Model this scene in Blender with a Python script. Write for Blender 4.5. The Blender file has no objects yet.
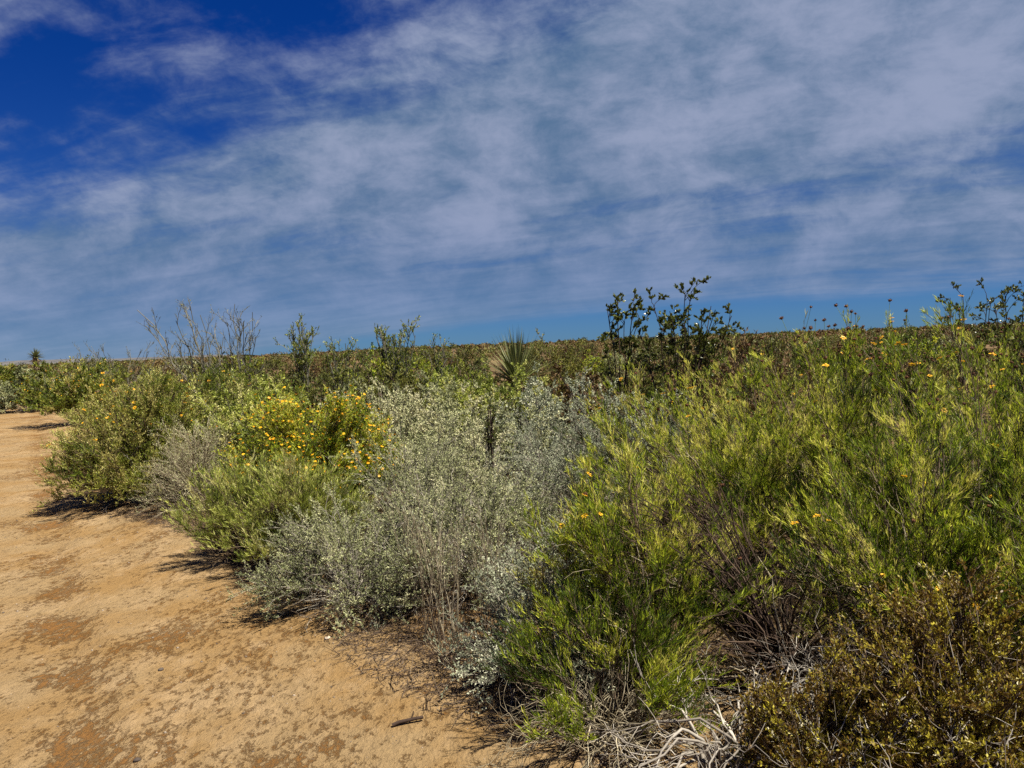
import bpy, math
import numpy as np
from mathutils import Matrix, Vector

C = bpy.context.scene.collection
PI = math.pi

# ------------------------------------------------------------------ camera frame
FPX, CAMZ = 773.0, 1.5
PITCH, ROLL = math.radians(2.8), math.radians(2.2)


def px(x, d):
    """lateral metres of a picture column at depth d"""
    return (x - 512.0) / FPX * d


# ------------------------------------------------------------------ terrain
def edge_x(y):
    """right-hand border of the sandy road"""
    return -0.02 - 0.82 * (y - 3.1) + 0.17 * np.maximum(y - 8, 0) + 0.14 * np.sin(y * 1.3 + 0.6) + 0.07 * np.sin(y * 3.1)


def gz(x, y):
    x = np.asarray(x, float); y = np.asarray(y, float)
    d = np.hypot(x, y)
    e = x - edge_x(y)
    z = 0.05 / (1 + np.exp(-np.clip(e * 3.0, -40, 40)))
    z = z + 0.014 * np.sin(1.7 * x + 0.9 * y) * np.sin(0.8 * y - 0.5 * x + 1)
    z = z + 0.02 * np.sin(0.31 * x + 1.3) * np.sin(0.27 * y)
    tr = x - (-1.72 - 0.62 * (y - 2.87))
    z = z - 0.012 * np.exp(-(tr / 0.16) ** 2) + 0.010 * np.exp(-((tr - 0.27) / 0.10) ** 2)
    rise = np.clip((d - 45.0) / 260.0, 0, 1)
    z = z + 1.9 * rise * rise * (3 - 2 * rise) * (0.55 + 0.45 * np.tanh((x + 0.25 * y) / 60.0))
    return z


# ------------------------------------------------------------------ mesh builders
def nrm(v):
    return v / np.maximum(np.linalg.norm(v, axis=-1, keepdims=True), 1e-9)


def unit(rng, *shape):
    return nrm(rng.normal(size=(*shape, 3)))


def make_mesh(name, chunks):
    """chunks: list of (verts (n,3), faces (m,k), tint (m,)) -> one mesh with a per-face 'tint'"""
    vs, ls, tot, tint, off = [], [], [], [], 0
    for v, f, t in chunks:
        if len(f) == 0:
            continue
        vs.append(v); ls.append((f + off).ravel()); tot.append(np.full(len(f), f.shape[1]))
        tint.append(np.broadcast_to(np.asarray(t, float), (len(f),))); off += len(v)
    v = np.concatenate(vs); l = np.concatenate(ls).astype(np.int32); tot = np.concatenate(tot).astype(np.int32)
    me = bpy.data.meshes.new(name)
    me.vertices.add(len(v)); me.vertices.foreach_set('co', v.astype(np.float32).ravel())
    me.loops.add(len(l)); me.loops.foreach_set('vertex_index', l)
    me.polygons.add(len(tot))
    me.polygons.foreach_set('loop_start', np.concatenate([[0], np.cumsum(tot)[:-1]]).astype(np.int32))
    me.update(calc_edges=True)
    a = me.attributes.new('tint', 'FLOAT', 'FACE')
    a.data.foreach_set('value', np.concatenate(tint).astype(np.float32))
    me.validate()
    return me


def tubes(P, r0, r1, tint=0.5, sides=3, rng=None):
    """P (S,N,3) polylines -> tapered tubes. r0,r1 scalars or (S,)"""
    S, N = P.shape[:2]
    if S == 0:
        return np.zeros((0, 3)), np.zeros((0, 4), int), np.zeros(0)
    T = np.empty_like(P); T[:, 1:-1] = P[:, 2:] - P[:, :-2]; T[:, 0] = P[:, 1] - P[:, 0]; T[:, -1] = P[:, -1] - P[:, -2]
    T = nrm(T)
    ref = np.where(np.abs(T[..., 2:3]) > 0.9, np.array([1.0, 0, 0]), np.array([0, 0, 1.0]))
    A = nrm(np.cross(T, ref)); B = np.cross(T, A)
    r = np.asarray(r0).reshape(-1, 1) * (1 - np.linspace(0, 1, N)) + np.asarray(r1).reshape(-1, 1) * np.linspace(0, 1, N)
    r = np.broadcast_to(r, (S, N))
    ang = np.arange(sides) * 2 * PI / sides
    V = P[:, :, None] + r[:, :, None, None] * (np.cos(ang)[:, None] * A[:, :, None] + np.sin(ang)[:, None] * B[:, :, None])
    idx = np.arange(S * N * sides).reshape(S, N, sides)
    a = idx[:, :-1]; b = idx[:, 1:]
    F = np.stack([a, np.roll(a, -1, 2), np.roll(b, -1, 2), b], -1).reshape(-1, 4)
    tt = np.broadcast_to(np.asarray(tint, float).reshape(-1, 1), (S, (N - 1) * sides)).ravel()
    return V.reshape(-1, 3), F, tt


def blades(p, d, side, L, W, tint, droop=0.0):
    """kite-shaped leaves"""
    L = np.broadcast_to(L, len(p))[:, None]; W = np.broadcast_to(W, len(p))[:, None]
    n = np.cross(d, side)
    mid = p + d * L * 0.5 + n * L * droop * 0.25
    tip = p + d * L - n * L * droop * 0.25
    V = np.stack([p, mid + side * W * 0.5, tip, mid - side * W * 0.5], 1).reshape(-1, 3)
    F = np.arange(len(p) * 4).reshape(-1, 4)
    return V, F, tint


def bez(B, M, E, n, rng=None, wob=0.0):
    t = np.linspace(0, 1, n)[None, :, None]
    P = (1 - t) ** 2 * B[:, None] + 2 * t * (1 - t) * M[:, None] + t ** 2 * E[:, None]
    if wob:
        ln = np.linalg.norm(E - B, axis=1)[:, None, None]
        k = rng.normal(size=(len(B), n, 3)) * wob * ln
        k[:, 0] = 0
        P = P + k
    return P


def sample(P, i, t):
    N = P.shape[1]
    f = t * (N - 1); k = np.minimum(f.astype(int), N - 2); w = (f - k)[:, None]
    a = P[i, k]; b = P[i, k + 1]
    return a * (1 - w) + b * w, nrm(b - a)


def offshoots(rng, P, per, t0, t1, l0, l1, along, up, rnd, n=4, wob=0.02, out=0.0):
    S = len(P)
    i = np.repeat(np.arange(S), per); K = len(i)
    t = rng.uniform(t0, t1, K)
    p, tan = sample(P, i, t)
    h = p.copy(); h[:, 2] = 0
    d = nrm(along * tan + up * np.array([0, 0, 1.0]) + rnd * unit(rng, K) + out * nrm(h))
    L = rng.uniform(l0, l1, K)[:, None]
    E = p + d * L
    M = p + nrm(d + tan * 0.8) * L * 0.5
    return bez(p, M, E, n, rng, wob), i


def leafage(rng, P, per, t0, t1, L, W, along, up, rnd, base_tint, jit=0.12, droop=0.3, Lj=0.35):
    i = np.repeat(np.arange(len(P)), per); K = len(i)
    p, tan = sample(P, i, rng.uniform(t0, t1, K))
    d = nrm(along * tan + up * np.array([0, 0, 1.0]) + rnd * unit(rng, K))
    s = nrm(np.cross(d, unit(rng, K)))
    ll = L * rng.uniform(1 - Lj, 1 + Lj, K); ww = W * rng.uniform(0.75, 1.25, K)
    return blades(p, d, s, ll, ww, np.clip(base_tint[i] + rng.normal(size=K) * jit, 0, 1), droop)


# ------------------------------------------------------------------ materials
def new_mat(name):
    m = bpy.data.materials.new(name); m.use_nodes = True
    m.node_tree.nodes.clear()
    return m, m.node_tree.nodes, m.node_tree.links


def tint_mat(name, stops, rough=0.6, transl=0.0, spec=0.3, noise=0.0):
    m, N, L = new_mat(name)
    at = N.new('ShaderNodeAttribute'); at.attribute_name = 'tint'
    rp = N.new('ShaderNodeValToRGB')
    e = rp.color_ramp.elements
    while len(e) < len(stops):
        e.new(0.5)
    for k, (p, c) in enumerate(stops):
        e[k].position = p; e[k].color = (*c, 1)
    L.new(at.outputs['Fac'], rp.inputs[0])
    col = rp.outputs[0]
    if noise:
        tc = N.new('ShaderNodeTexCoord'); nz = N.new('ShaderNodeTexNoise'); nz.inputs['Scale'].default_value = 40
        nz.inputs['Detail'].default_value = 4
        L.new(tc.outputs['Object'], nz.inputs['Vector'])
        mp = N.new('ShaderNodeMapRange'); mp.inputs[3].default_value = 1 - noise; mp.inputs[4].default_value = 1 + noise
        L.new(nz.outputs[0], mp.inputs[0])
        mx = N.new('ShaderNodeVectorMath'); mx.operation = 'SCALE'
        L.new(col, mx.inputs[0]); L.new(mp.outputs[0], mx.inputs['Scale']); col = mx.outputs[0]
    b = N.new('ShaderNodeBsdfPrincipled'); b.inputs['Roughness'].default_value = rough
    b.inputs['Specular IOR Level'].default_value = spec
    L.new(col, b.inputs['Base Color'])
    o = N.new('ShaderNodeOutputMaterial')
    sh = b.outputs[0]
    if transl:
        t = N.new('ShaderNodeBsdfTranslucent'); L.new(col, t.inputs['Color'])
        mi = N.new('ShaderNodeMixShader'); mi.inputs[0].default_value = transl
        L.new(sh, mi.inputs[1]); L.new(t.outputs[0], mi.inputs[2]); sh = mi.outputs[0]
    L.new(sh, o.inputs[0])
    return m


M = {}
M['leaf_green'] = tint_mat('leaf_green', [(0, (0.018, 0.036, 0.004)), (0.35, (0.125, 0.185, 0.012)), (0.6, (0.34, 0.41, 0.024)), (0.85, (0.60, 0.60, 0.06)), (1, (0.66, 0.60, 0.14))], 0.5, 0.42)
M['leaf_deep'] = tint_mat('leaf_deep', [(0, (0.025, 0.040, 0.006)), (0.4, (0.11, 0.155, 0.016)), (0.7, (0.28, 0.30, 0.035)), (1, (0.52, 0.46, 0.15))], 0.5, 0.25)
M['leaf_yellow'] = tint_mat('leaf_yellow', [(0, (0.06, 0.085, 0.012)), (0.4, (0.225, 0.27, 0.035)), (0.7, (0.42, 0.45, 0.08)), (1, (0.56, 0.52, 0.20))], 0.55, 0.25)
M['leaf_silver'] = tint_mat('leaf_silver', [(0, (0.075, 0.088, 0.032)), (0.4, (0.235, 0.25, 0.105)), (0.7, (0.40, 0.405, 0.195)), (1, (0.52, 0.49, 0.28))], 0.7, 0.12)
M['leaf_bluegrey'] = tint_mat('leaf_bluegrey', [(0, (0.085, 0.095, 0.058)), (0.4, (0.245, 0.268, 0.160)), (0.7, (0.39, 0.41, 0.265)), (1, (0.50, 0.49, 0.34))], 0.7, 0.12)
M['leaf_creosote'] = tint_mat('leaf_creosote', [(0, (0.03, 0.042, 0.008)), (0.5, (0.11, 0.13, 0.022)), (1, (0.25, 0.25, 0.05))], 0.35, 0.15, 0.5)
M['leaf_rust'] = tint_mat('leaf_rust', [(0, (0.05, 0.028, 0.006)), (0.3, (0.16, 0.090, 0.011)), (0.55, (0.25, 0.20, 0.017)), (0.93, (0.42, 0.36, 0.03)), (1, (0.64, 0.57, 0.35))], 0.5, 0.2)
M['leaf_brown'] = tint_mat('leaf_brown', [(0, (0.04, 0.024, 0.009)), (0.5, (0.12, 0.072, 0.022)), (1, (0.25, 0.17, 0.06))], 0.7, 0.1)
M['leaf_olive'] = tint_mat('leaf_olive', [(0, (0.028, 0.034, 0.008)), (0.5, (0.10, 0.11, 0.018)), (1, (0.23, 0.215, 0.04))], 0.6, 0.15)
M['bark_brown'] = tint_mat('bark_brown', [(0, (0.020, 0.012, 0.008)), (0.5, (0.075, 0.048, 0.032)), (1, (0.22, 0.165, 0.105))], 0.85, 0, 0.15, 0.35)
M['bark_dark'] = tint_mat('bark_dark', [(0, (0.012, 0.008, 0.006)), (0.5, (0.035, 0.021, 0.015)), (1, (0.11, 0.075, 0.05))], 0.85, 0, 0.15, 0.35)
M['bark_grey'] = tint_mat('bark_grey', [(0, (0.05, 0.042, 0.033)), (0.5, (0.17, 0.15, 0.115)), (1, (0.38, 0.34, 0.26))], 0.85, 0, 0.15, 0.3)
M['stick_pale'] = tint_mat('stick_pale', [(0, (0.09, 0.072, 0.055)), (0.5, (0.25, 0.22, 0.175)), (1, (0.50, 0.45, 0.37))], 0.8, 0, 0.2, 0.3)
M['stalk_tan'] = tint_mat('stalk_tan', [(0, (0.10, 0.075, 0.04)), (0.5, (0.25, 0.205, 0.125)), (1, (0.42, 0.36, 0.24))], 0.75, 0, 0.2, 0.2)
M['bare_grey'] = tint_mat('bare_grey', [(0, (0.04, 0.04, 0.028)), (0.5, (0.11, 0.105, 0.075)), (1, (0.24, 0.22, 0.16))], 0.85, 0, 0.15, 0.2)
M['petal_gold'] = tint_mat('petal_gold', [(0, (0.16, 0.07, 0.01)), (0.2, (0.22, 0.10, 0.012)), (0.21, (0.75, 0.36, 0.012)), (1, (0.85, 0.52, 0.03))], 0.5, 0.25)
M['petal_orange'] = tint_mat('petal_orange', [(0, (0.24, 0.10, 0.008)), (0.2, (0.30, 0.12, 0.008)), (0.21, (0.70, 0.26, 0.006)), (0.6, (0.80, 0.40, 0.010)), (1, (0.88, 0.55, 0.02))], 0.5, 0.25)
M['seed_brown'] = tint_mat('seed_brown', [(0, (0.03, 0.014, 0.008)), (0.5, (0.10, 0.04, 0.015)), (1, (0.30, 0.13, 0.03))], 0.85)
M['sotol_blade'] = tint_mat('sotol_blade', [(0, (0.04, 0.05, 0.014)), (0.5, (0.13, 0.15, 0.045)), (1, (0.28, 0.27, 0.11))], 0.5, 0.1)
M['thatch'] = tint_mat('thatch', [(0, (0.06, 0.04, 0.02)), (1, (0.26, 0.19, 0.10))], 0.85)
M['stone'] = tint_mat('stone', [(0, (0.06, 0.045, 0.035)), (1, (0.45, 0.36, 0.26))], 0.85, 0, 0.2, 0.3)
M['charred'] = tint_mat('charred', [(0, (0.02, 0.013, 0.010)), (1, (0.10, 0.065, 0.045))], 0.9, 0, 0.1, 0.4)


# ------------------------------------------------------------------ objects
def link(name, mesh, mat=None, parent=None, loc=None, rotz=0.0):
    o = bpy.data.objects.new(name, mesh); C.objects.link(o)
    if mesh is not None and mat is not None and not mesh.materials:
        mesh.materials.append(mat)
    if parent is not None:
        o.parent = parent
    if loc is not None:
        o.location = loc
    o.rotation_euler.z = rotz
    return o


def thing(name, label, cat, x, y, rotz=0.0, group=None, dz=0.0):
    o = link(name, None, loc=(x, y, float(gz(x, y)) + dz), rotz=rotz)
    o.empty_display_size = 0.2
    o['label'] = label; o['category'] = cat
    if group:
        o['group'] = group
    return o


def daisy_mesh(name, R, rng, np_=11):
    a = np.arange(np_) * 2 * PI / np_ + rng.uniform(0, 0.2, np_)
    d = np.stack([np.cos(a), np.sin(a), rng.uniform(-0.15, 0.3, np_)], 1)
    s = np.stack([-np.sin(a), np.cos(a), a * 0], 1)
    ch = [blades(d * R * 0.22, nrm(d), s, R * 0.85, R * 0.5, rng.uniform(0.35, 1, np_), 0.25)]
    u = np.linspace(0, 2 * PI, 9)[:-1]
    rings = [(0.36, -0.02), (0.34, 0.10), (0.2, 0.2)]
    V = np.array([[r * R * math.cos(t), r * R * math.sin(t), z * R] for r, z in rings for t in u] + [[0, 0, 0.24 * R]])
    F = [[k * 8 + j, k * 8 + (j + 1) % 8, (k + 1) * 8 + (j + 1) % 8, (k + 1) * 8 + j] for k in range(2) for j in range(8)]
    F2 = [[16 + j, 16 + (j + 1) % 8, 24] for j in range(8)]
    ch += [(V, np.array(F), 0.05), (V, np.array(F2), 0.15)]
    return make_mesh(name, ch)


def seedhead_mesh(name, R, rng):
    u = np.linspace(0, 2 * PI, 8)[:-1]
    prof = [(0.25, -0.7), (0.8, -0.35), (1.0, 0.1), (0.7, 0.6), (0.25, 0.8)]
    V = np.array([[r * R * math.cos(t), r * R * math.sin(t), z * R] for r, z in prof for t in u])
    V += rng.normal(size=V.shape) * R * 0.09
    F = np.array([[k * 7 + j, k * 7 + (j + 1) % 7, (k + 1) * 7 + (j + 1) % 7, (k + 1) * 7 + j] for k in range(4) for j in range(7)])
    F2 = np.array([[28 + j for j in range(7)]])
    n = 26
    d = unit(rng, n); d[:, 2] = np.abs(d[:, 2]) * 0.9 - 0.25; d = nrm(d)
    s = nrm(np.cross(d, unit(rng, n)))
    return make_mesh(name, [(V, F, rng.uniform(0, 0.6, len(F))), (V, F2, 0.1), blades(d * R * 0.7, d, s, R * 0.8, R * 0.35, rng.uniform(0.2, 1, n))])


_r = np.random.default_rng(5)
DAISY = [daisy_mesh('gold_daisy', 0.021, _r, 11 + k) for k in range(3)]
for m_ in DAISY: m_.materials.append(M['petal_gold'])
ORANGE = [daisy_mesh('orange_daisy', 0.028, _r, 9 + k) for k in range(3)]
for m_ in ORANGE: m_.materials.append(M['petal_orange'])
SEED = [seedhead_mesh('seed_head', 0.0112, _r) for k in range(3)]
for m_ in SEED: m_.materials.append(M['seed_brown'])


def add_heads(rng, root, tips, dirs, meshes, name, tilt=0.6, scale=(0.8, 1.2)):
    for p, d in zip(tips, dirs):
        o = link(name, meshes[rng.integers(len(meshes))], None, root)
        z = Vector(nrm(d + np.array([0, 0, 0.5]) + rng.normal(size=3) * tilt * 0.5))
        q = z.to_track_quat('Z', 'Y') @ Matrix.Rotation(rng.uniform(0, 6.28), 3, 'Z').to_quaternion()
        o.matrix_local = Matrix.LocRotScale(Vector(p), q, Vector((1, 1, 1)) * rng.uniform(*scale))


def skeleton(rng, H, R, n, arch=0.35, tmax=80, lean=(0, 0), base=0.12, npts=7, wob=0.012, rough=0.13, lumpy=1.0):
    az = rng.uniform(0, 2 * PI, n)
    th = np.radians(tmax) * np.sqrt(rng.uniform(0.0, 1, n))
    ph = rng.uniform(0, 2 * PI, 3)
    lump = 1 + lumpy * (0.08 * np.sin(2 * az + ph[0]) + 0.07 * np.sin(3 * az + 4 * th + ph[1]) + 0.05 * np.sin(7 * az + 9 * th + ph[2]))
    f = lump * rng.uniform(1 - rough, 1 + rough * 0.6, n)
    f = np.minimum(f, 1.05)
    E = np.stack([R * np.sin(th) * np.cos(az), R * np.sin(th) * np.sin(az), H * np.cos(th) * 0.96 + 0.04 * H], 1) * f[:, None]
    E[:, 2] = np.minimum(E[:, 2], H * rng.uniform(0.88, 1.0, n))
    E[:, 0] += lean[0] * E[:, 2] / H; E[:, 1] += lean[1] * E[:, 2] / H
    b = rng.uniform(0, 2 * PI, n); br = base * R * np.sqrt(rng.uniform(0, 1, n))
    B = np.stack([br * np.cos(b), br * np.sin(b), np.full(n, -0.02)], 1)
    Mid = B + (E - B) * np.array([0.5, 0.5, 0.5]) + np.array([0, 0, 1.0]) * arch * np.sin(th)[:, None] * R * 0.35
    Mid[:, :2] -= (E - B)[:, :2] * 0.12
    return bez(B, Mid, E, npts, rng, wob)


def shrub(name, label, cat, x, y, H, R, seed, group=None, leaf='leaf_green', bark='bark_brown', n=46, per2=7, per3=5,
          leaves=9, L=0.034, W=0.004, l2=(0.12, 0.3), l3=(0.06, 0.14), t2=(0.3, 0.95), t3=(0.25, 1.0), lt=(0.15, 1.0),
          arch=0.35, tmax=80, lean=(0, 0), base=0.12, up=0.45, rnd=0.7, lalong=0.9, lrnd=0.7, lup=0.3, r=(0.004, 0.0018),
          tint=0.45, tvar=0.14, daisies=0, seeds=0, oranges=0, stuff_fl=0, ped=(0.05, 0.14), dead=0, dead_mat='stick_pale',
          droop=0.3, rough=0.13, wob=0.012, htop=0.5, rotz=0.0, root=None, jit=0.12, hs=(0.45, 0.9)):
    rng = np.random.default_rng(seed)
    if root is None:
        root = thing(name, label, cat, x, y, rotz, group)
    P1 = skeleton(rng, H, R, n, arch, tmax, lean, base, 7, wob, rough)
    tv1 = rng.normal(size=n) * tvar
    P2, i2 = offshoots(rng, P1, per2, *t2, *l2, 0.8, up, rnd, 5, 0.02, 0.25)
    tv2 = tv1[i2] + rng.normal(size=len(i2)) * tvar * 0.6
    fol, wood = [], [tubes(P1, r[0] * rng.uniform(0.6, 1.3, n), r[1], rng.uniform(0.1, 0.9, n)),
                     tubes(P2, r[1], r[1] * 0.5, rng.uniform(0.2, 1, len(P2)))]
    if per3:
        P3, i3 = offshoots(rng, P2, per3, *t3, *l3, 0.8, up, rnd, 4, 0.02, 0.2)
        tv3 = tv2[i3] + rng.normal(size=len(i3)) * tvar * 0.4
        wood.append(tubes(P3, r[1] * 0.55, r[1] * 0.3, rng.uniform(0.3, 1, len(P3))))
    else:
        P3, tv3 = P2, tv2
    hz = np.clip(P3[:, -1, 2] / H, 0, 1.2)
    if leaves:
        fol.append(leafage(rng, P3, leaves, *lt, L, W, lalong, lup, lrnd, tint + tv3, jit, droop))
    if dead:
        D1 = skeleton(rng, H * 0.78, R * 0.97, dead, 0.2, 95, lean, base, 6, 0.03, 0.3)
        D1[..., 2] = np.maximum(D1[..., 2], 0.012)
        D2, _ = offshoots(rng, D1, 3, 0.4, 0.95, 0.08, 0.25, 0.9, 0.05, 0.8, 5, 0.04)
        dm = make_mesh('dead_twigs', [tubes(D1, r[0] * 0.8, r[1] * 0.8, rng.uniform(0.2, 1, dead)), tubes(D2, r[1] * 0.8, r[1] * 0.35, rng.uniform(0.2, 1, len(D2)))])
    # flower heads stand on bare stalks above the crown
    tot = daisies + seeds + oranges + stuff_fl
    if tot:
        ends = np.concatenate([P1[:, -1], P2[:, -1]]); dirs = np.concatenate([nrm(P1[:, -1] - P1[:, -2]), nrm(P2[:, -1] - P2[:, -2])])
        w = (ends[:, 2] > H * htop) & (np.linalg.norm((ends - np.array([lean[0], lean[1], 0]) * ends[:, 2:3] / H) / np.array([R, R, H]), axis=1) > 0.72)
        cand = np.flatnonzero(w)
        if len(cand) < tot:
            cand = np.argsort(-ends[:, 2])[:max(tot, 1)]
        k = rng.choice(cand, min(tot, len(cand)), replace=False)
        tot = len(k)
        p = ends[k]; d = nrm(dirs[k] * 0.6 + np.array([0, 0, 0.9]) + rng.normal(size=(tot, 3)) * 0.18)
        e = p + d * rng.uniform(*ped, tot)[:, None]
        pp = bez(p, (p + e) / 2 + rng.normal(size=p.shape) * 0.006, e, 4)
        wood_st = tubes(pp, 0.0013, 0.0011, np.full(tot, 0.8)); fol.append((wood_st[0], wood_st[1], np.full(len(wood_st[1]), 0.45)))
        if stuff_fl:
            pl = []
            for q_, z_ in zip(e[-stuff_fl:], d[-stuff_fl:]):
                m_ = 7; a_ = np.arange(m_) * 2 * PI / m_ + rng.uniform(0, 1)
                zz = nrm(z_ + rng.normal(size=3) * 0.3); xx = nrm(np.cross(zz, unit(rng, 1)[0])); yy = np.cross(zz, xx)
                dd = np.cos(a_)[:, None] * xx + np.sin(a_)[:, None] * yy
                pl.append(blades(np.repeat(q_[None], m_, 0), dd, np.cross(zz, dd), 0.014, 0.011, rng.uniform(0.22, 1, m_), 0.2))
            fm = link('small_blossom', make_mesh('small_blossom', pl), M['petal_orange'], root); fm['kind'] = 'stuff'
        c = 0
        for cnt, meshes, nm in ((seeds, SEED, 'seed_head'), (daisies, DAISY, 'flower'), (oranges, ORANGE, 'flower')):
            add_heads(rng, root, e[c:c + cnt], d[c:c + cnt], meshes, nm, 0.9, hs); c += cnt
    link('branchwork', make_mesh('branchwork', wood), M[bark], root)
    if fol:
        link('foliage', make_mesh('foliage', fol), M[leaf], root)
    if dead:
        link('dead_twigs', dm, M[dead_mat], root)
    return root


def copy_plant(root, x, y, rotz, s, label=None):
    r = root.copy(); C.objects.link(r)
    r.location = (x, y, float(gz(x, y))); r.rotation_euler.z = rotz; r.scale = (s, s, s)
    if label:
        r['label'] = label
    for ch in list(root.children):
        c = ch.copy(); C.objects.link(c); c.parent = r
    return r


# species presets
GOLD = dict(leaf='leaf_green', bark='bark_brown', n=60, per2=8, per3=5, leaves=14, t2=(0.4, 1.0), L=0.034, W=0.0032, l2=(0.09, 0.22), rough=0.11, up=0.5, rnd=0.55, lalong=1.0, lrnd=0.55, lup=0.35, tint=0.55, tvar=0.26, dead=80, dead_mat='stalk_tan')
SAGE = dict(leaf='leaf_silver', bark='bark_grey', n=60, per2=10, per3=5, leaves=17, t2=(0.45, 1.0), L=0.0125, W=0.0052, jit=0.07, up=0.3, rnd=0.75, lalong=0.6, lrnd=0.9, lup=0.25, tint=0.45, tvar=0.2, rough=0.2, tmax=88, l2=(0.1, 0.26), l3=(0.04, 0.11), dead=60, dead_mat='bark_grey')
DAMI = dict(leaf='leaf_deep', bark='bark_brown', n=60, per2=9, per3=6, leaves=13, L=0.022, W=0.0062, tvar=0.19, l2=(0.1, 0.22), hs=(0.35, 0.75), rough=0.08, up=0.45, rnd=0.65, lalong=0.8, lrnd=0.7, lup=0.3, tint=0.5, dead=30)

# ================================================================== right-hand bushes
shrub('goldeneye_shrub', 'fine leaved yellow green bush at the sand edge in front of brown arching stems', 'bush',
      px(636, 3.15), 3.2, 0.86, 0.42, 11, lean=(-0.10, -0.05), daisies=11, seeds=12, htop=0.4, **{**GOLD, 'n': 62, 'tint': 0.61})
shrub('goldeneye_shrub', 'low sparse green sprig bush at the bottom edge of the sand beside pale sticks', 'bush',
      px(600, 2.85), 2.85, 0.45, 0.34, 12, lean=(-0.06, -0.04), **{**GOLD, 'n': 30, 'dead': 60, 'tint': 0.41})
shrub('goldeneye_shrub', 'tall yellow green bush leaning over the silver brush, with dark seed heads along its crown', 'bush',
      px(735, 4.7), 4.75, 1.2, 0.8, 13, lean=(-0.34, -0.05), daisies=13, seeds=42, htop=0.75, **{**GOLD, 'n': 100, 'tint': 0.63})
shrub('goldeneye_shrub', 'tallest green bush with dry flower heads standing against the sky, right of the leaning bush', 'bush',
      px(850, 4.3), 4.35, 1.36, 0.84, 14, daisies=14, seeds=95, htop=0.86, ped=(0.09, 0.19), **{**GOLD, 'n': 120, 'tint': 0.54})
shrub('goldeneye_shrub', 'green bush at the right picture edge with yellow daisies on its near side', 'bush',
      px(1000, 3.5), 3.55, 1.46, 0.66, 15, daisies=26, seeds=60, ped=(0.04, 0.12), htop=0.7, **{**GOLD, 'n': 100, 'tint': 0.51})
shrub('goldeneye_shrub', 'mid height green bush with pale bent stems behind the rusty low shrub', 'bush',
      px(915, 3.1), 3.1, 1.04, 0.44, 16, daisies=11, seeds=10, htop=0.4, **{**GOLD, 'n': 80, 'tint': 0.47, 'dead': 60})
shrub('goldeneye_shrub', 'dense green bush cut off by the right picture edge, nearest the camera', 'bush',
      px(1120, 2.7), 2.7, 1.12, 0.45, 17, daisies=6, seeds=6, **{**GOLD, 'n': 70, 'tint': 0.47})
shrub('goldeneye_shrub', 'green bush filling the gap behind the tallest bush at far right', 'bush',
      px(990, 5.2), 5.2, 1.36, 0.98, 18, daisies=8, seeds=80, htop=0.85, ped=(0.08, 0.2), **{**GOLD, 'n': 90, 'per3': 4, 'tint': 0.53})
shrub('goldeneye_shrub', 'green bush behind the leaning bush, below the dark creosote', 'bush',
      px(770, 6.2), 6.2, 1.27, 0.85, 19, daisies=10, seeds=30, **{**GOLD, 'n': 80, 'per3': 4, 'tint': 0.57})
SEEDY = dict(leaf='leaf_rust', bark='bark_brown', n=84, per2=10, per3=6, leaves=14, L=0.012, W=0.0056, up=0.45, rnd=0.65, lalong=0.7, lrnd=0.8, l2=(0.07, 0.18), l3=(0.03, 0.09), tint=0.45, tvar=0.2, dead=30)
shrub('rusty_shrub', 'low rusty olive shrub with tiny leaves and pale specks in the lower right corner', 'bush',
      px(960, 2.35), 2.35, 0.64, 0.46, 21, **SEEDY)
shrub('rusty_shrub', 'small rusty olive tuft at the bottom picture edge beside the white sticks', 'bush',
      px(825, 2.32), 2.32, 0.38, 0.20, 22, **{**SEEDY, 'n': 40})
shrub('dead_shrub', 'leafless dark brown shrub with arching stems between the green bushes', 'dead bush',
      px(790, 3.05), 3.1, 0.92, 0.46, 23, leaf='leaf_brown', bark='bark_dark', n=70, per2=5, per3=2, leaves=1, L=0.012, W=0.005, arch=1.0, lean=(-0.5, 0.0), up=0.05, rnd=0.5, tint=0.6, r=(0.008, 0.0018), dead=40, dead_mat='stalk_tan')


def stick_heap(name, label, x, y, R, H, n, seed, mat='stick_pale', r0=0.006):
    """dead, pale arching branches with side twigs, lying as one uprooted plant"""
    rng = np.random.default_rng(seed)
    root = thing(name, label, 'dead bush', x, y)
    az = rng.uniform(0, 2 * PI, n); ln = R * rng.uniform(0.5, 1.1, n)
    B = np.stack([rng.normal(size=n) * 0.06, rng.normal(size=n) * 0.06, np.full(n, 0.02)], 1)
    E = np.stack([np.cos(az) * ln, np.sin(az) * ln, rng.uniform(0.01, 0.1, n)], 1)
    Mm = (B + E) / 2; Mm[:, 2] += rng.uniform(0.3, 2.0, n) * H
    P1 = bez(B, Mm, E, 9, rng, 0.016); P1[..., 2] = np.maximum(P1[..., 2], 0.006)
    P2, _ = offshoots(rng, P1, 5, 0.2, 0.95, 0.08, 0.26, 0.9, 0.1, 0.7, 6, 0.035); P2[..., 2] = np.maximum(P2[..., 2], 0.004)
    P3, _ = offshoots(rng, P2, 2, 0.3, 0.95, 0.04, 0.12, 0.9, 0.1, 0.8, 4, 0.03); P3[..., 2] = np.maximum(P3[..., 2], 0.003)
    link('stem', make_mesh('dead_stem', [tubes(P1, r0 * rng.uniform(0.4, 1.2, n), r0 * 0.3, rng.uniform(0.1, 0.85, n), 5)]), M[mat], root)
    link('side_twigs', make_mesh('side_twigs', [tubes(P2, r0 * 0.4, r0 * 0.2, rng.uniform(0.2, 0.9, len(P2))), tubes(P3, r0 * 0.22, r0 * 0.13, rng.uniform(0.2, 0.9, len(P3)))]), M[mat], root)
    return root


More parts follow.
